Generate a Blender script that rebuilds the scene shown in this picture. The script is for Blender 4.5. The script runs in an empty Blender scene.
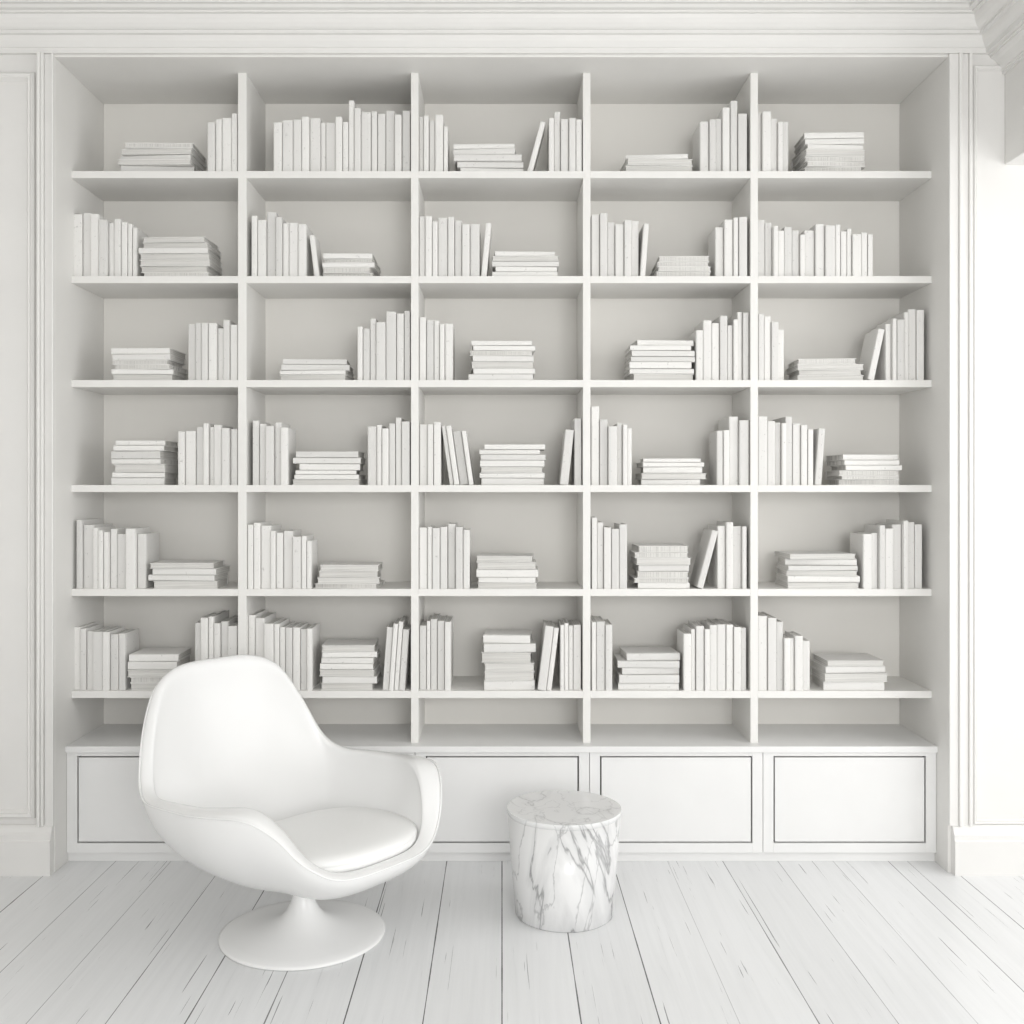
import bpy, bmesh, math, random
from mathutils import Vector, Matrix
random.seed(7)
S=bpy.context.scene
S.view_settings.view_transform='Standard'
COL=S.collection
F=1028.0; CX=502.0; CY=490.0; H=1.45
def WX(px,Y): return (px-CX)*Y/F
def WZ(py,Y): return H-(py-CY)*Y/F

# ---------------- materials
def newmat(name):
    m=bpy.data.materials.new(name); m.use_nodes=True
    nt=m.node_tree; b=nt.nodes['Principled BSDF']
    return m,nt,b
def paint(name,c,rough=.55,var=.03,scale=6,bump=.02,spec=.3):
    m,nt,b=newmat(name)
    tc=nt.nodes.new('ShaderNodeTexCoord')
    n=nt.nodes.new('ShaderNodeTexNoise'); n.inputs['Scale'].default_value=scale; n.inputs['Detail'].default_value=5
    r=nt.nodes.new('ShaderNodeMixRGB')
    r.inputs[1].default_value=(c[0]*(1-var),c[1]*(1-var),c[2]*(1-var),1)
    r.inputs[2].default_value=(min(1,c[0]*(1+var)),min(1,c[1]*(1+var)),min(1,c[2]*(1+var)),1)
    nt.links.new(tc.outputs['Object'],n.inputs['Vector'])
    nt.links.new(n.outputs['Fac'],r.inputs[0]); nt.links.new(r.outputs[0],b.inputs['Base Color'])
    b.inputs['Roughness'].default_value=rough
    b.inputs['Specular IOR Level'].default_value=spec
    if bump:
        n2=nt.nodes.new('ShaderNodeTexNoise'); n2.inputs['Scale'].default_value=scale*25
        nt.links.new(tc.outputs['Object'],n2.inputs['Vector'])
        bp=nt.nodes.new('ShaderNodeBump'); bp.inputs['Strength'].default_value=bump*3; bp.inputs['Distance'].default_value=.002
        nt.links.new(n2.outputs['Fac'],bp.inputs['Height']); nt.links.new(bp.outputs['Normal'],b.inputs['Normal'])
    return m
M_wall=paint('wall_paint',(.80,.79,.77))
M_trim=paint('trim_paint',(.81,.80,.78),.45)
M_shelf=paint('shelf_paint',(.83,.82,.795),.5)
M_back=paint('back_panel_paint',(.85,.833,.795),.6,.02,2)
M_cab=paint('cabinet_paint',(.84,.838,.83),.4)
M_ceil=paint('ceiling_paint',(.82,.82,.81))
M_shell=paint('gloss_shell',(.875,.875,.87),.27,.01,3,0,.5)
M_cush=paint('cushion_leather',(.88,.88,.87),.42,.01,8,.03,.4)
M_gap_shade=paint('painted_gap_shade',(.12,.12,.12),.8)  # near-black colour standing in for the shade in the door gaps
def bookmat():
    m,nt,b=newmat('book_cloth')
    tc=nt.nodes.new('ShaderNodeTexCoord'); oi=nt.nodes.new('ShaderNodeObjectInfo')
    va=nt.nodes.new('ShaderNodeVectorMath'); va.operation='ADD'
    nt.links.new(tc.outputs['Object'],va.inputs[0])
    sc=nt.nodes.new('ShaderNodeVectorMath'); sc.operation='SCALE'; sc.inputs[0].default_value=(13,7,29)
    nt.links.new(oi.outputs['Random'],sc.inputs['Scale']); nt.links.new(sc.outputs[0],va.inputs[1])
    n=nt.nodes.new('ShaderNodeTexNoise'); n.inputs['Scale'].default_value=75; n.inputs['Detail'].default_value=6; n.inputs['Roughness'].default_value=.7
    nt.links.new(va.outputs[0],n.inputs['Vector'])
    cr=nt.nodes.new('ShaderNodeValToRGB')
    cr.color_ramp.elements[0].position=.29; cr.color_ramp.elements[0].color=(.56,.55,.53,1)
    cr.color_ramp.elements[1].position=.39; cr.color_ramp.elements[1].color=(.81,.80,.778,1)
    nt.links.new(n.outputs['Fac'],cr.inputs[0])
    mr=nt.nodes.new('ShaderNodeMapRange'); mr.inputs['To Min'].default_value=.85; mr.inputs['To Max'].default_value=1.04
    nt.links.new(oi.outputs['Random'],mr.inputs['Value'])
    mx=nt.nodes.new('ShaderNodeVectorMath'); mx.operation='SCALE'
    nt.links.new(cr.outputs[0],mx.inputs[0]); nt.links.new(mr.outputs[0],mx.inputs['Scale'])
    nt.links.new(mx.outputs[0],b.inputs['Base Color'])
    b.inputs['Roughness'].default_value=.75
    bp=nt.nodes.new('ShaderNodeBump'); bp.inputs['Strength'].default_value=.2; bp.inputs['Distance'].default_value=.001
    nt.links.new(n.outputs['Fac'],bp.inputs['Height']); nt.links.new(bp.outputs['Normal'],b.inputs['Normal'])
    return m
M_book=bookmat()
def pagemat():
    m,nt,b=newmat('book_pages')
    tc=nt.nodes.new('ShaderNodeTexCoord')
    mp=nt.nodes.new('ShaderNodeMapping'); mp.inputs['Scale'].default_value=(900,3,3)
    n=nt.nodes.new('ShaderNodeTexNoise'); n.inputs['Scale'].default_value=1
    nt.links.new(tc.outputs['Object'],mp.inputs[0]); nt.links.new(mp.outputs[0],n.inputs['Vector'])
    cr=nt.nodes.new('ShaderNodeValToRGB')
    cr.color_ramp.elements[0].position=.3; cr.color_ramp.elements[0].color=(.50,.49,.47,1)
    cr.color_ramp.elements[1].position=.6; cr.color_ramp.elements[1].color=(.76,.75,.72,1)
    nt.links.new(n.outputs['Fac'],cr.inputs[0]); nt.links.new(cr.outputs[0],b.inputs['Base Color'])
    b.inputs['Roughness'].default_value=.85
    return m
M_page=pagemat()
def marble(name,ks,rot,seed):
    m,nt,b=newmat(name)
    tc=nt.nodes.new('ShaderNodeTexCoord')
    mp=nt.nodes.new('ShaderNodeMapping'); mp.inputs['Rotation'].default_value=rot; mp.inputs['Scale'].default_value=(1.7,1.2,.5)
    nt.links.new(tc.outputs['Object'],mp.inputs[0])
    def vein(scale,w,seed,dist,w0=0,det=5):
        n=nt.nodes.new('ShaderNodeTexNoise'); n.noise_dimensions='4D'; n.inputs['W'].default_value=seed
        n.inputs['Scale'].default_value=scale; n.inputs['Detail'].default_value=det; n.inputs['Distortion'].default_value=dist; n.inputs['Roughness'].default_value=.52
        nt.links.new(mp.outputs[0],n.inputs['Vector'])
        s=nt.nodes.new('ShaderNodeMath'); s.operation='SUBTRACT'; s.inputs[1].default_value=.5
        a=nt.nodes.new('ShaderNodeMath'); a.operation='ABSOLUTE'
        r=nt.nodes.new('ShaderNodeMapRange'); r.inputs['From Min'].default_value=w0; r.inputs['From Max'].default_value=w; r.inputs['To Min'].default_value=1; r.inputs['To Max'].default_value=0
        nt.links.new(n.outputs['Fac'],s.inputs[0]); nt.links.new(s.outputs[0],a.inputs[0]); nt.links.new(a.outputs[0],r.inputs['Value'])
        return r.outputs[0]
    def mix(fac,c1,c2,k):
        f=nt.nodes.new('ShaderNodeMath'); f.operation='MULTIPLY'; f.inputs[1].default_value=k*ks
        nt.links.new(fac,f.inputs[0])
        x=nt.nodes.new('ShaderNodeMixRGB'); nt.links.new(f.outputs[0],x.inputs[0])
        if isinstance(c1,tuple): x.inputs[1].default_value=c1
        else: nt.links.new(c1,x.inputs[1])
        x.inputs[2].default_value=c2
        return x.outputs[0]
    c=mix(vein(2.8,.06,seed,.8,0,6),(.84,.84,.838,1),(.54,.54,.545,1),.5)
    c=mix(vein(2.8,.010,seed,.8,0,6),c,(.22,.22,.225,1),.75)
    c=mix(vein(4.6,.012,seed+4.6,.6),c,(.36,.36,.365,1),.6)
    nt.links.new(c,b.inputs['Base Color']); b.inputs['Roughness'].default_value=.25
    return m
M_marble=marble('white_marble',1.0,(.3,.85,.2),5.1)
M_marble_top=marble('white_marble_top',.5,(.3,.85,.2),5.1)
def floormat():
    m,nt,b=newmat('white_painted_planks')
    N=nt.nodes.new; L=nt.links.new
    tc=N('ShaderNodeTexCoord'); sp=N('ShaderNodeSeparateXYZ'); L(tc.outputs['Object'],sp.inputs[0])
    def math_(op,a,bv=None,c=None):
        n=N('ShaderNodeMath'); n.operation=op
        for i,v in enumerate((a,bv,c)):
            if v is None: continue
            if isinstance(v,(int,float)): n.inputs[i].default_value=v
            else: L(v,n.inputs[i])
        return n.outputs[0]
    w=.2155
    q=math_('DIVIDE',sp.outputs['X'],w)
    fr=math_('FRACT',q); fl=math_('FLOOR',q)
    d=math_('MINIMUM',fr,math_('SUBTRACT',1,fr))
    wn=N('ShaderNodeTexWhiteNoise'); wn.noise_dimensions='1D'; L(fl,wn.inputs['W'])
    ws=N('ShaderNodeTexWhiteNoise'); ws.noise_dimensions='1D'; L(math_('ADD',math_('ROUND',q),.37),ws.inputs['W'])
    cb=N('ShaderNodeCombineXYZ'); L(math_('MULTIPLY',sp.outputs['X'],1),cb.inputs[0]); L(sp.outputs['Y'],cb.inputs[1]); L(math_('MULTIPLY',wn.outputs['Value'],31),cb.inputs[2])
    mp=N('ShaderNodeMapping'); mp.inputs['Scale'].default_value=(38,1.4,1); L(cb.outputs[0],mp.inputs[0])
    n=N('ShaderNodeTexNoise'); n.inputs['Scale'].default_value=1; n.inputs['Detail'].default_value=7; n.inputs['Roughness'].default_value=.65; n.inputs['Distortion'].default_value=.4; L(mp.outputs[0],n.inputs['Vector'])
    cr=N('ShaderNodeValToRGB'); e=cr.color_ramp.elements
    e[0].position=.22; e[0].color=(.66,.665,.67,1); e[1].position=.36; e[1].color=(.785,.79,.795,1)
    x=e.new(.6); x.color=(.82,.825,.83,1)
    L(n.outputs['Fac'],cr.inputs[0])
    def cracks(sx,sy,lo,hi,mn,off):
        mp2=N('ShaderNodeMapping'); mp2.inputs['Scale'].default_value=(sx,sy,1); mp2.inputs['Location'].default_value=(off,off,0); L(cb.outputs[0],mp2.inputs[0])
        n2=N('ShaderNodeTexNoise'); n2.inputs['Scale'].default_value=1; n2.inputs['Detail'].default_value=3; n2.inputs['Distortion'].default_value=.3; L(mp2.outputs[0],n2.inputs['Vector'])
        s=N('ShaderNodeMapRange'); s.inputs['From Min'].default_value=lo; s.inputs['From Max'].default_value=hi; s.inputs['To Min'].default_value=mn; s.inputs['To Max'].default_value=1; L(n2.outputs['Fac'],s.inputs['Value'])
        return s.outputs[0]
    scr=math_('MULTIPLY',cracks(150,2.4,.28,.305,.38,0),cracks(110,.9,.265,.285,.32,5.3))
    wob=N('ShaderNodeTexNoise'); wob.inputs['Scale'].default_value=4; wob.inputs['Detail'].default_value=5; L(tc.outputs['Object'],wob.inputs['Vector'])
    gw=math_('MULTIPLY',wob.outputs['Fac'],math_('ADD',math_('MULTIPLY',ws.outputs['Value'],.014),.010))
    gap=N('ShaderNodeMapRange'); L(d,gap.inputs['Value']); L(math_('MULTIPLY',gw,.45),gap.inputs['From Min']); L(gw,gap.inputs['From Max'])
    L(math_('SUBTRACT',.62,math_('MULTIPLY',ws.outputs['Value'],.52)),gap.inputs['To Min']); gap.inputs['To Max'].default_value=1
    tint=math_('ADD',math_('MULTIPLY',wn.outputs['Value'],.06),.965)
    f=math_('MULTIPLY',math_('MULTIPLY',gap.outputs[0],scr),tint)
    mx=N('ShaderNodeVectorMath'); mx.operation='SCALE'; L(cr.outputs[0],mx.inputs[0]); L(f,mx.inputs['Scale'])
    L(mx.outputs[0],b.inputs['Base Color'])
    b.inputs['Roughness'].default_value=.27
    bp=N('ShaderNodeBump'); bp.inputs['Strength'].default_value=.15; bp.inputs['Distance'].default_value=.003
    L(math_('MULTIPLY',n.outputs['Fac'],gap.outputs[0]),bp.inputs['Height']); L(bp.outputs['Normal'],b.inputs['Normal'])
    return m
M_floor=floormat()

# ---------------- helpers
def mk(name,verts,faces,mat,parent=None,smooth=False,bevel=0,mats=None,fmats=None,sub=0):
    me=bpy.data.meshes.new(name); me.from_pydata([tuple(v) for v in verts],[],faces)
    bm=bmesh.new(); bm.from_mesh(me); bmesh.ops.recalc_face_normals(bm,faces=bm.faces); bm.to_mesh(me); bm.free()
    for mm in (mats or [mat]): me.materials.append(mm)
    if fmats:
        for p,i in zip(me.polygons,fmats): p.material_index=i
    if smooth: me.shade_smooth()
    o=bpy.data.objects.new(name,me); COL.objects.link(o)
    if bevel:
        b=o.modifiers.new('b','BEVEL'); b.width=bevel; b.segments=2; b.limit_method='ANGLE'
    if sub:
        s=o.modifiers.new('s','SUBSURF'); s.levels=sub; s.render_levels=sub
    if parent: o.parent=parent
    return o
def boxgeo(x0,x1,y0,y1,z0,z1,n=0):
    v=[(x0,y0,z0),(x1,y0,z0),(x1,y1,z0),(x0,y1,z0),(x0,y0,z1),(x1,y0,z1),(x1,y1,z1),(x0,y1,z1)]
    f=[(0,3,2,1),(4,5,6,7),(0,1,5,4),(1,2,6,5),(2,3,7,6),(3,0,4,7)]
    return v,[tuple(i+n for i in q) for q in f]
def boxes(name,bs,mat,parent=None,bevel=.0015):
    V=[];Fc=[]
    for b in bs:
        v,f=boxgeo(*b,n=len(V)); V+=v; Fc+=f
    return mk(name,V,Fc,mat,parent,bevel=bevel)
def empty(name,loc,label,cat):
    e=bpy.data.objects.new(name,None); COL.objects.link(e); e.location=loc; e.empty_display_size=.1
    e['label']=label; e['category']=cat; return e
def child(o,e):
    o.parent=e; o.matrix_parent_inverse=Matrix.Translation(-e.location)
def struct(o,label):
    o['kind']='structure'; o['label']=label; o['category']=o.name.split('_')[0]; return o

YW=3.897; YS=4.046; YB=4.372; XL=WX(55,YW); XR=WX(948,YW); ZT=WZ(57,YW); ZC=3.24
XRW=1.905; XLW=-2.3; ZH=WZ(165,YW)
# ---------------- room
struct(boxes('floor',[(XLW-.1,2.8,-2.5,YB+.1,-.05,0)],M_floor,bevel=0),'white painted wooden plank floor')
struct(boxes('ceiling',[(XLW-.1,2.8,-2.5,YB+.1,ZC,ZC+.08)],M_ceil,bevel=0),'plain white plaster ceiling')
struct(boxes('wall_back',[(XLW,XL-.02,YW,YB+.1,0,ZC),(XR+.02,2.6,YW,YB+.1,0,ZC),(XL-.02,XR+.02,YW,YB+.1,ZT+.02,ZC),(XL-.02,XR+.02,YB+.02,YB+.1,0,ZT+.02)],M_wall,bevel=0),'white plaster wall with a deep bookcase niche')
struct(boxes('wall_left',[(XLW-.1,XLW,-2.5,YB+.1,0,ZC)],M_wall,bevel=0),'plain white plaster side wall')
struct(boxes('wall_right',[(XRW,XRW+.15,-2.5,YW,ZH,ZC),(XRW,XRW+.15,-2.5,1.2,0,ZH)],M_wall,bevel=.004),'white wall with a wide opening to a window bay')
# window in bay
wx=2.6
fr=[(wx,wx+.06,1.2,3.9,0,.08),(wx,wx+.06,1.2,3.9,2.62,2.75),(wx,wx+.06,1.2,1.28,.08,2.62),(wx,wx+.06,3.82,3.9,.08,2.62)]
for y in (1.85,2.5,3.15): fr.append((wx,wx+.06,y-.03,y+.03,.08,2.62))
for z in (.9,1.75): fr.append((wx+.01,wx+.05,1.28,3.82,z-.015,z+.015))
struct(boxes('window_1',fr,M_trim),'tall white framed window with glazing bars')
struct(boxes('wall_bay',[(wx,wx+.1,1.1,3.9,2.75,ZC),(XRW+.15,wx+.1,1.1,1.2,0,ZC)],M_wall,bevel=0),'white wall of the window bay')

# crown
prof=[(0,3.100),(.016,3.100),(.016,3.118),(.022,3.120),(.028,3.126),(.036,3.136),(.042,3.148),(.044,3.156),(.060,3.156),(.060,3.167),(.068,3.168),(.076,3.173),(.086,3.183),(.094,3.196),(.098,3.210),(.112,3.210),(.112,3.218),(.132,3.218),(.132,3.230),(.150,3.230),(.150,ZC),(0,ZC)]
XRC=XRW-.062
V=[];Fc=[]
for p,z in prof: V+=[(XLW+p,-2.4,z),(XLW+p,YW-p,z),(XRC-p,YW-p,z),(XRC-p,-2.4,z)]
n=len(prof)
for i in range(n):
    j=(i+1)%n
    for k in range(3): Fc.append((i*4+k,i*4+k+1,j*4+k+1,j*4+k))
Fc.append(tuple(i*4 for i in range(n))); Fc.append(tuple(i*4+3 for i in range(n)))
struct(mk('trim_1',V,Fc,M_trim),'white stepped crown moulding along the ceiling')
prof2=[(0,3.025),(.010,3.025),(.010,3.036),(.016,3.038),(.016,3.046),(.021,3.052),(.026,3.062),(.034,3.074),(.044,3.083),(.054,3.087),(.054,3.094),(.062,3.096),(.062,ZC),(0,ZC)]
V=[];Fc=[];n=len(prof2)
for p,z in prof2: V+=[(XRW-p,-2.4,z),(XRW-p,YW,z)]
for i in range(n):
    j=(i+1)%n; Fc.append((2*i,2*i+1,2*j+1,2*j))
Fc.append(tuple(2*i for i in range(n))); Fc.append(tuple(2*i+1 for i in range(n)))
struct(mk('trim_6',V,Fc,M_trim),'white lower cove moulding above the bay opening')

# casing around niche
def casing(name,xa,xb,s,steps):
    lo,hi=min(xa,xb),max(xa,xb); w=hi-lo
    def seg(a,b): 
        p=xa+s*a*w; q=xa+s*b*w; return min(p,q),max(p,q)
    bs=[]
    for a,b,d in steps:
        p,q=seg(a,b); bs.append((p,q,YW-d,YW,.18,3.100))
    return struct(boxes(name,bs,M_trim,bevel=.003),'white stepped vertical casing beside the bookcase')
casing('trim_2',XL,WX(40,YW),-1,((0,.18,.018),(.18,.62,.010),(.62,.80,.024),(.80,1,.032)))
casing('trim_3',XR,WX(971,YW),1,((0,.40,.014),(.40,.55,.022),(.55,.85,.010),(.85,1,.018)))
# wall panel mouldings
def frame(name,x0,x1,z0,z1,s=1,dd=1):
    V=[];Fc=[]
    pr=[(0,0),(.002,.012),(.010,.020),(.018,.014),(.024,.016),(.030,.006),(.034,0)]
    for a,d in pr:
        a*=s; d*=dd
        V+=[(x0+a,YW-d,z0+a),(x1-a,YW-d,z0+a),(x1-a,YW-d,z1-a),(x0+a,YW-d,z1-a)]
    for i in range(len(pr)-1):
        for k in range(4):
            l=(k+1)%4; Fc.append((i*4+k,i*4+l,i*4+4+l,i*4+4+k))
    return struct(mk(name,V,Fc,M_trim),'white raised picture-frame moulding on the wall')
frame('trim_4',-2.2,WX(36,YW),WZ(818,YW),WZ(73,YW))
frame('trim_5',WX(972,YW),2.5,WZ(824,YW),WZ(66,YW),.6,.7)
# baseboards
def base(name,x0,x1):
    V=[];Fc=[]
    pr=[(0,0),(.036,0),(.036,.128),(.030,.134),(.030,.150),(.022,.160),(.016,.176),(.008,.184),(0,.184)]
    for a,z in pr: V+=[(x0,YW-a,z),(x1,YW-a,z)]
    m=len(pr)
    for i in range(m):
        j=(i+1)%m; Fc.append((2*i,2*i+1,2*j+1,2*j))
    Fc.append(tuple(2*i for i in range(m))); Fc.append(tuple(2*i+1 for i in range(m)))
    return struct(mk(name,V,Fc,M_trim),'tall white profiled baseboard')
base('baseboard_left',XLW,XL-.004)
base('baseboard_right',XR+.012,2.6)

# ---------------- bookcase
k=YS/F
ROWB=[171,276,380,485,589,691]
def SX(px): return (px-CX)*k
def SZ(py): return H-(py-CY)*k
ZCT=.455
DIV=[(238,246.5),(411,418.5),(583,590.5),(750.5,758)]
bc=empty('bookcase',(0,YB,ZCT),'tall white built-in bookcase full of white books','bookcase')
def part(o): child(o,bc); return o
part(boxes('back_panel',[(XL,XR,YB,YB+.018,ZCT,ZT)],M_back,bevel=0))
part(boxes('side_panel',[(XL-.018,XL,YW+.0005,YB,0,ZT)],M_shelf))
part(boxes('side_panel',[(XR,XR+.018,YW+.0005,YB,0,ZT)],M_shelf))
part(boxes('top_panel',[(XL-.018,XR+.018,YW+.0005,YB+.018,ZT,ZT+.018)],M_shelf))
for a,b in DIV: part(boxes('divider',[(SX(a),SX(b),YS,YB,ZCT,ZT)],M_shelf,bevel=.0008))
edges=[XL]+[SX(v) for ab in DIV for v in ab]+[XR]
for B in ROWB:
    for c in range(5):
        part(boxes('shelf',[(edges[2*c],edges[2*c+1],YS,YB,SZ(B)-.028,SZ(B))],M_shelf,bevel=.0008))
# counter + cabinets
YC=4.0
ct=boxes('countertop',[(XL,XR,YC-.012,YB,ZCT-.024,ZCT)],M_cab,bevel=.0015)
ct['label']='long thin white countertop above the low cabinets'; ct['category']='countertop'
pl=boxes('plinth',[(XL,XR,YC+.016,YB,0,.038)],M_cab,bevel=.001)
pl['label']='low white plinth under the cabinets'; pl['category']='plinth'
ux=[65.5,240,415,589.5,763,935]
for i in range(5):
    x0=WX(ux[i],YC)+.001; x1=WX(ux[i+1],YC)-.001
    if i==0: x0=XL+.001
    if i==4: x1=XR-.001
    z0=.0385; z1=ZCT-.0245
    e=empty('cabinet',((x0+x1)/2,YC,z0),'low white cabinet with a flat inset door','cabinet')
    m_=.040; a0=x0+m_; a1=x1-m_; b0=z0+.037; b1=z1-.016
    o=boxes('body',[(x0,a0,YC,YC+.024,z0,z1),(a1,x1,YC,YC+.024,z0,z1),(a0,a1,YC,YC+.024,z0,b0),(a0,a1,YC,YC+.024,b1,z1),(x0,x1,YC+.05,YB-.001,z0,z1)],M_cab,bevel=.0008); child(o,e)
    g=.006
    o=boxes('recess',[(x0+.01,x1-.01,YC+.026,YC+.05,z0+.01,z1-.01)],M_gap_shade,bevel=0); child(o,e)  # added dark slab behind the door, gap shade put into its colour
    o=boxes('door',[(a0+g,a1-g,YC+.001,YC+.026,b0+g,b1-g)],M_cab,bevel=.001); child(o,e)

# ---------------- books
def bookmesh(t,d,h,c=.0022):
    """upright: X thickness centred, Y 0(spine)->d, Z 0->h"""
    r=min(.0035,t*.2); T=t/2
    out=[(-T,d),(-T,.014),(-T+.0014,.011),(-T,r)]
    for i in range(1,6):
        a=math.pi*i/6; out.append((-T*math.cos(a)**1,r-r*math.sin(a)**.5))
    out+=[(T,r),(T-.0014,.011),(T,.014),(T,d),(T-c,d),(T-c,r+c+.001),(-T+c,r+c+.001),(-T+c,d)]
    n=len(out)
    V=[(x,y,0) for x,y in out]+[(x,y,h) for x,y in out]
    Fc=[(i,(i+1)%n,(i+1)%n+n,i+n) for i in range(n)]
    m=4+5
    def cap(o):
        L=[]
        L.append([0,1,2,3,n-2,n-1]); 
        L.append([3]+list(range(4,m))+[m,n-3,n-2])
        L.append([m,m+1,m+2,m+3,m+4,n-3])
        return [tuple(i+o for i in q) for q in L]
    Fc+=cap(0)+cap(n); fm=[0]*len(Fc)
    v,f=boxgeo(-T+c*.9,T-c*.9,r+c,d-.004,.003,h-.003,n=len(V)); V+=v; Fc+=f; fm+=[1]*6
    return V,Fc,fm
BOOKS=[]
def addbook(t,d,h,mat,label,group): BOOKS.append((t*h,t,d,h,mat,label,group))
rowname=['top','second','third','fourth','fifth','lowest']
GAP=.0019
def rowV(row,x0,x1,tops,lean=0):
    n=len(tops); w=[random.uniform(.6,1.4) for _ in tops]; s=sum(w); tot=(x1-x0)*k-GAP*n
    a=math.radians(lean); x=SX(x0); z=SZ(ROWB[row])
    for tp,wi in zip(tops,w):
        foot=tot*wi/s; t=foot*math.cos(a); h=(ROWB[row]-tp+random.uniform(-2,2))*k
        if a: h=h/math.cos(a)-t*math.sin(abs(a))
        d=min(.28,h*random.uniform(.68,.8)); y=YS+.002+random.uniform(0,.028)
        if a>=0: px=x+foot; loc=Vector((px,y,z)); off=-t/2
        else: px=x; loc=Vector((px,y,z)); off=t/2
        M=Matrix.Translation(loc)@Matrix.Rotation(a,4,'Y')@Matrix.Translation((off,0,0))
        th='thin' if t<.024 else 'thick'
        lab=f'{th} white clothbound book '+('leaning at an angle on the shelf' if abs(lean)>2 else 'standing upright in a row')
        addbook(t,d,h,M,lab,f'books standing on the {rowname[row]} shelf')
        x+=foot+GAP
def stack(row,x0,x1,top,n):
    if x1<CX: x1-=.036*(CX-x1)
    if x0>CX: x0+=.036*(x0-CX)
    w=[random.uniform(.75,1.25) for _ in range(n)]; s=sum(w); tot=(ROWB[row]-top)*k-.0008*n
    z=SZ(ROWB[row]); W=(x1-x0)*k; cx=(SX(x0)+SX(x1))/2
    for i,wi in enumerate(w):
        t=tot*wi/s; yaw=math.radians(random.uniform(-5,5)); d=random.uniform(.165,.20)
        Wi=W*random.uniform(.91,1.0)*(1 if i<n-1 else .96)
        L=(Wi-d*abs(math.sin(yaw)))/math.cos(yaw)
        c_=cx+random.uniform(-.5,.5)*(W-Wi)*.98
        front=YS+.004+random.uniform(0,.014)
        ext=(L*abs(math.sin(yaw))+d*math.cos(yaw))/2
        cy=front+ext
        flip=random.random()<.45
        M=Matrix.Translation((c_,cy,z))@Matrix.Rotation(yaw+(math.pi if flip else 0),4,'Z')
        R=Matrix(((0,0,1,-L/2),(0,1,0,-d/2),(-1,0,0,t/2),(0,0,0,1)))
        addbook(t,d,L,M@R,'white hardback book lying flat in a stack'+(' with page edges showing' if flip else ' with spine showing'),f'books stacked on the {rowname[row]} shelf')
        z+=t+.0008
for a in [
(0,207,237,[122,118,115,114]),
(0,273,410,[120,120,119,117,116,121,119,115,121,100,107,112,110,112,108,112,107]),
(0,418.7,448,[114,116,118,116,124]),
(0,527,533,[119],15),
(0,549,582.5,[118,111,119,116,117]),
(0,701,748,[118,117,116,108,98,112]),
(0,759,791,[108,112,116,121,118]),
(1,71,135,[212,213,215,218,220,219,222,224,226]),
(1,251,306,[214,221,212,216,220,222,225]),(1,313.5,319,[233],-7),
(1,419,480,[215,216,221,218,217,219,222,222]),(1,481,487,[223],5),
(1,592,640,[213,214,221,222,218,220]),(1,640.5,646,[224],4),
(1,717,748,[225,220,217,216]),
(1,759,874,[218,220,226,228,224,230,232,228,222,224,222,230,228,232,233,234]),
(2,186,237,[325,323,322,321,326,321,323]),
(2,357,410,[328,326,318,320,311,312,310]),
(2,419,453,[315,317,320,322,324]),
(2,697,750,[328,320,322,316,325,318,312,314]),
(2,759,786,[314,315,322,328]),
(2,869,876,[327],12),
(2,888,927,[321,320,318,312,310,309]),
(3,177,236,[430,432,428,424,426,425,427,430]),
(3,251,288,[422,424,426,423,428]),
(3,367,410,[428,424,427,425,419,420]),
(3,419,441,[423,425,422]),
(3,449.5,474,[425,424,430,432],-8),
(3,560,569,[430],6),(3,575,582.5,[416]),
(3,592,633,[406,420,426,424,425,427]),
(3,718,750,[430,428,418,420]),
(3,759,815,[417,419,423,424,418,422,424,428]),(3,816,823,[430],4),
(4,75,144,[522,524,526,530,530,531,533,530,534]),
(4,247,311,[523,524,525,530,532,533,535,538,540]),
(4,419,470,[527,528,529,525,526,526,530]),
(4,592,628,[519,524,527,528,526]),
(4,697,704,[532],15),
(4,719,748,[526,524,525,527]),
(4,864,925,[533,532,526,528,524,521,522,523]),
(5,70,124,[628,629,631,632,634,633,636]),
(5,193,237,[622,620,619,622,624,625]),
(5,246.8,312,[615,617,622,625,627,628,628,630,630]),
(5,382,405,[626,622,623,628],4),
(5,419,451,[628,622,619,620,621]),
(5,537.5,552,[626,627],7),(5,560.5,582,[626,625,627,626]),
(5,592,613,[622,624,626]),
(5,684,748,[632,630,628,630,625,624,624,626,627]),
(5,759,812,[616,620,624,638,640,638,642]),
]: rowV(*a)
for a in [
(0,116,204,142,5),(0,453,524,142,5),(0,620,694,152,3),(0,793,868,131,7),
(1,137,220,236,7),(1,321,380,252,5),(1,492,560,250,5),(1,651,712,255,4),
(2,109,184,347,6),(2,278,354,358,4),(2,468,536,340,7),(2,625,696,339,7),(2,788,866,358,4),
(3,109,176,440,7),(3,291,365,451,6),(3,479,547,444,7),(3,637,708,458,5),(3,828,904,454,6),
(4,146,227,563,4),(4,313,384,565,4),(4,476,540,556,5),(4,630,692,546,7),(4,778,862,554,6),
(5,126,191,655,5),(5,318,381,646,7),(5,481,536,636,6),(5,614,682,654,5),(5,813,889,661,4),
]: stack(*a)
print('BOOK COUNT',len(BOOKS))
BOOKS.sort(key=lambda b:-b[0])
rest=BOOKS[300:]
for _,t,d,h,M,lab,g in BOOKS[:300]:
    V,Fc,fm=bookmesh(t,d,h)
    o=mk('book',V,Fc,None,mats=[M_book,M_page],fmats=fm); o.matrix_world=M
    o['label']=lab; o['category']='book'; o['group']=g
if rest:
    V=[];Fc=[];fm=[]
    for _,t,d,h,M,lab,g in rest:
        v,f,m_=bookmesh(t,d,h); n0=len(V)
        V+=[M@Vector(p) for p in v]; Fc+=[tuple(i+n0 for i in q) for q in f]; fm+=m_
    o=mk('books',V,Fc,None,mats=[M_book,M_page],fmats=fm)
    o['label']='thin white books spread among the shelves'; o['category']='book'; o['kind']='stuff'

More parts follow.
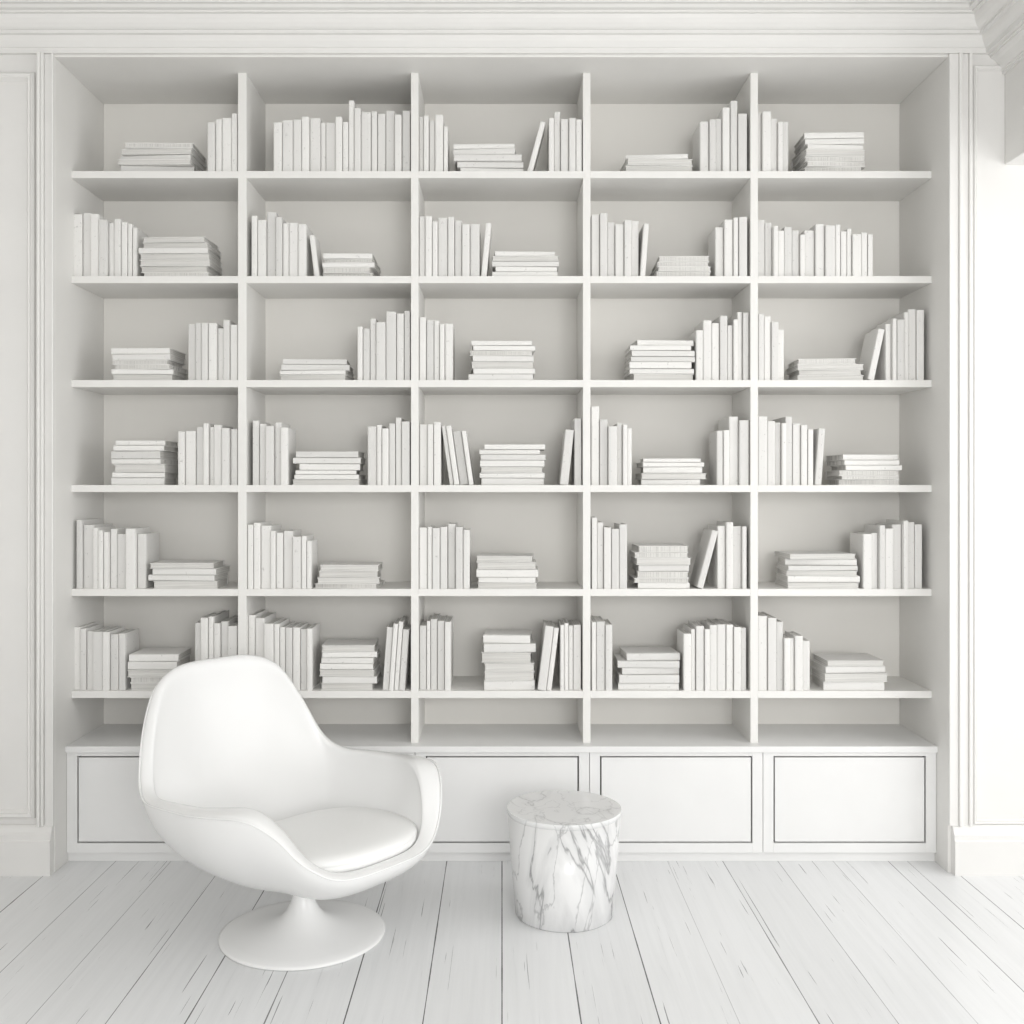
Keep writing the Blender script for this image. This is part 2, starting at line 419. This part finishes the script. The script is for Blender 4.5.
# ---------------- chair
CH=(-.65,3.36,0); PHI=math.radians(50)
ch=empty('lounge_chair',CH,'glossy white moulded swivel lounge chair on trumpet base','chair')
def lathe(prof,n=72,closeb=True):
    V=[];Fc=[]
    for r,z in prof:
        for i in range(n):
            a=2*math.pi*i/n; V.append((r*math.cos(a),r*math.sin(a),z))
    m=len(prof)
    for j in range(m-1):
        for i in range(n):
            l=(i+1)%n; Fc.append((j*n+i,j*n+l,j*n+n+l,j*n+n+i))
    Fc.append(tuple(range(n))); Fc.append(tuple((m-1)*n+i for i in range(n)))
    return V,Fc
def put(o,e,rot=0):
    o.parent=e; o.rotation_euler=(0,0,rot)
bp_=[(.262,0),(.267,.003),(.267,.008),(.258,.012),(.225,.017),(.180,.023),(.135,.032),(.098,.044),(.070,.060),(.052,.081),(.040,.106),(.033,.132),(.030,.155),(.033,.172),(.052,.190),(.082,.206)]
V,Fc=lathe(bp_); put(mk('pedestal_base',V,Fc,M_shell,smooth=True),ch)
keys=[(0,.322),(22,.330),(36,.390),(47,.470),(60,.520),(78,.518),(98,.498),(114,.492),(126,.535),(139,.675),(152,.795),(167,.845),(180,.851)]
def interp(t):
    P=[(-keys[1][0],keys[1][1])]+keys+[(360-keys[-2][0],keys[-2][1])]
    for i in range(1,len(P)-2):
        if P[i][0]<=t<=P[i+1][0]+1e-6:
            a=(t-P[i][0])/(P[i+1][0]-P[i][0])
            m0=(P[i+1][1]-P[i-1][1])/(P[i+1][0]-P[i-1][0])*(P[i+1][0]-P[i][0])
            m1=(P[i+2][1]-P[i][1])/(P[i+2][0]-P[i][0])*(P[i+1][0]-P[i][0])
            return (2*a**3-3*a*a+1)*P[i][1]+(a**3-2*a*a+a)*m0+(-2*a**3+3*a*a)*P[i+1][1]+(a**3-a*a)*m1
    return P[-2][1]
def sgp(v,e): return math.copysign(abs(v)**e,v)
Z0=.176
def shellpt(th,al,inset=0):
    s,c=math.sin(th),math.cos(th)
    eb=.72 if c<0 else .86
    f=al/(math.pi/2); eb=eb*f+.95*(1-f)
    u=.445*sgp(s,eb); v=(.415 if c>0 else .510)*sgp(c,eb)
    deg=abs(math.degrees(th)); deg=min(deg,360-deg)
    zr=interp(deg)
    q=math.sin(al); z=Z0+(zr-Z0)*(1-math.cos(al))**1.0
    return Vector((u*q,v*q,z))
NT,NA=96,20
V=[];Fc=[];W=[]
V.append((0,0,Z0)); W.append(.44)
for j in range(1,NA+1):
    al=math.radians(90)*j/NA
    for i in range(NT):
        V.append(shellpt(2*math.pi*i/NT,al))
        dg=360*i/NT; dg=min(dg,360-dg)
        arm=math.exp(-((dg-66)/28)**2)
        W.append(min(1,.44+.52*arm*(j/NA)**2.5))
for i in range(NT): Fc.append((0,1+i,1+(i+1)%NT))
for j in range(NA-1):
    for i in range(NT):
        l=(i+1)%NT; a=1+j*NT; Fc.append((a+i,a+NT+i,a+NT+l,a+l))
def toW(p): return Vector((p[0]*math.cos(PHI)+p[1]*math.sin(PHI), p[0]*math.sin(PHI)-p[1]*math.cos(PHI), p[2]))
o=mk('shell',[toW(p) for p in V],Fc,M_shell,smooth=True)
vg=o.vertex_groups.new(name='thick')
for i,wv in enumerate(W): vg.add([i],wv,'REPLACE')
so=o.modifiers.new('s','SOLIDIFY'); so.thickness=.095; so.offset=-1; so.vertex_group='thick'
sb=o.modifiers.new('ss','SUBSURF'); sb.levels=2; sb.render_levels=2
put(o,ch)
# piping
rim=[toW(shellpt(2*math.pi*i/192,math.radians(88))) for i in range(192)]
V=[];Fc=[];n=len(rim);rr=.0035
for i in range(n):
    tg=(rim[(i+1)%n]-rim[i-1]).normalized(); rad=Vector((rim[i].x,rim[i].y,0)).normalized()
    a=(rad-tg*rad.dot(tg)).normalized(); b=tg.cross(a)
    for q in range(8):
        an=q*math.pi/4; V.append(rim[i]+a*(math.cos(an)*rr)+b*(math.sin(an)*rr))
for i in range(n):
    l=(i+1)%n
    for q in range(8): Fc.append((i*8+q,i*8+(q+1)%8,l*8+(q+1)%8,l*8+q))
put(mk('piping',V,Fc,M_shell,smooth=True),ch)
# cushion
V=[];Fc=[];NU=64
cp=[(0,-.028),(.80,-.028),(.93,-.026),(.975,-.018),(1.0,-.006),(1.0,.004),(.992,.008),(.992,.0095),(.998,.013),(.99,.020),(.965,.027),(.93,.032),(.87,.036),(.78,.040),(.6,.044),(.35,.047),(.12,.048),(0,.048)]
for r,z in cp:
    for i in range(NU):
        a=2*math.pi*i/NU
        u=.280*r*sgp(math.cos(a),.82); v=.243*r*sgp(math.sin(a),.82)
        V.append(toW((u+.006,v+.128,.328+z+v*.02)))
for j in range(len(cp)-1):
    for i in range(NU):
        l=(i+1)%NU; Fc.append((j*NU+i,j*NU+l,(j+1)*NU+l,(j+1)*NU+i))
o=mk('seat_cushion',V,Fc,M_cush,smooth=True)
bm=bmesh.new(); bm.from_mesh(o.data); bmesh.ops.remove_doubles(bm,verts=bm.verts,dist=.0004); bmesh.ops.recalc_face_normals(bm,faces=bm.faces); bm.to_mesh(o.data); bm.free()
put(o,ch)

# ---------------- marble table
tb=empty('side_table',(.213,3.53,0),'round tapered white marble side table with grey veins','table')
V,Fc=lathe([(.163,0),(.168,.004),(.1945,.3445)],96); o=mk('table_body',V,Fc,M_marble); 
for p in o.data.polygons: p.use_smooth=len(p.vertices)==4
put(o,tb)
V,Fc=lathe([(.1940,.3445),(.1947,.3450),(.1960,.3605),(.1955,.3618),(.1945,.362)],96); o=mk('tabletop',V,Fc,M_marble_top)
for p in o.data.polygons: p.use_smooth=len(p.vertices)==4
put(o,tb)

# ---------------- light
w=bpy.data.worlds.new('World'); S.world=w; w.use_nodes=True
w.node_tree.nodes['Background'].inputs[0].default_value=(1,1,1,1); w.node_tree.nodes['Background'].inputs[1].default_value=.55
def area(name,loc,target,sx,sy,e,col=(1,1,1)):
    l=bpy.data.lights.new(name,'AREA'); l.shape='RECTANGLE'; l.size=sx; l.size_y=sy; l.energy=e; l.color=col
    o=bpy.data.objects.new(name,l); COL.objects.link(o); o.location=loc
    o.rotation_euler=(Vector(target)-Vector(loc)).to_track_quat('-Z','Y').to_euler()
area('window_light',(3.0,2.4,1.7),(0,2.8,.9),2.4,2.4,55,(1,.999,.994))
area('front_fill_light',(1.1,-2.2,1.8),(0,4,1.4),2.2,1.6,116,(1,1,.993))  # added fill lamp behind the camera, so light reaches the shelf backs
cam=bpy.data.cameras.new('Camera'); co=bpy.data.objects.new('Camera',cam); COL.objects.link(co)
co.location=(0,0,H); co.rotation_euler=(math.pi/2,0,0)
cam.sensor_width=36; cam.lens=36*F/1024; cam.shift_x=10/1024; cam.shift_y=-22/1024
cam.clip_start=.05
S.camera=co
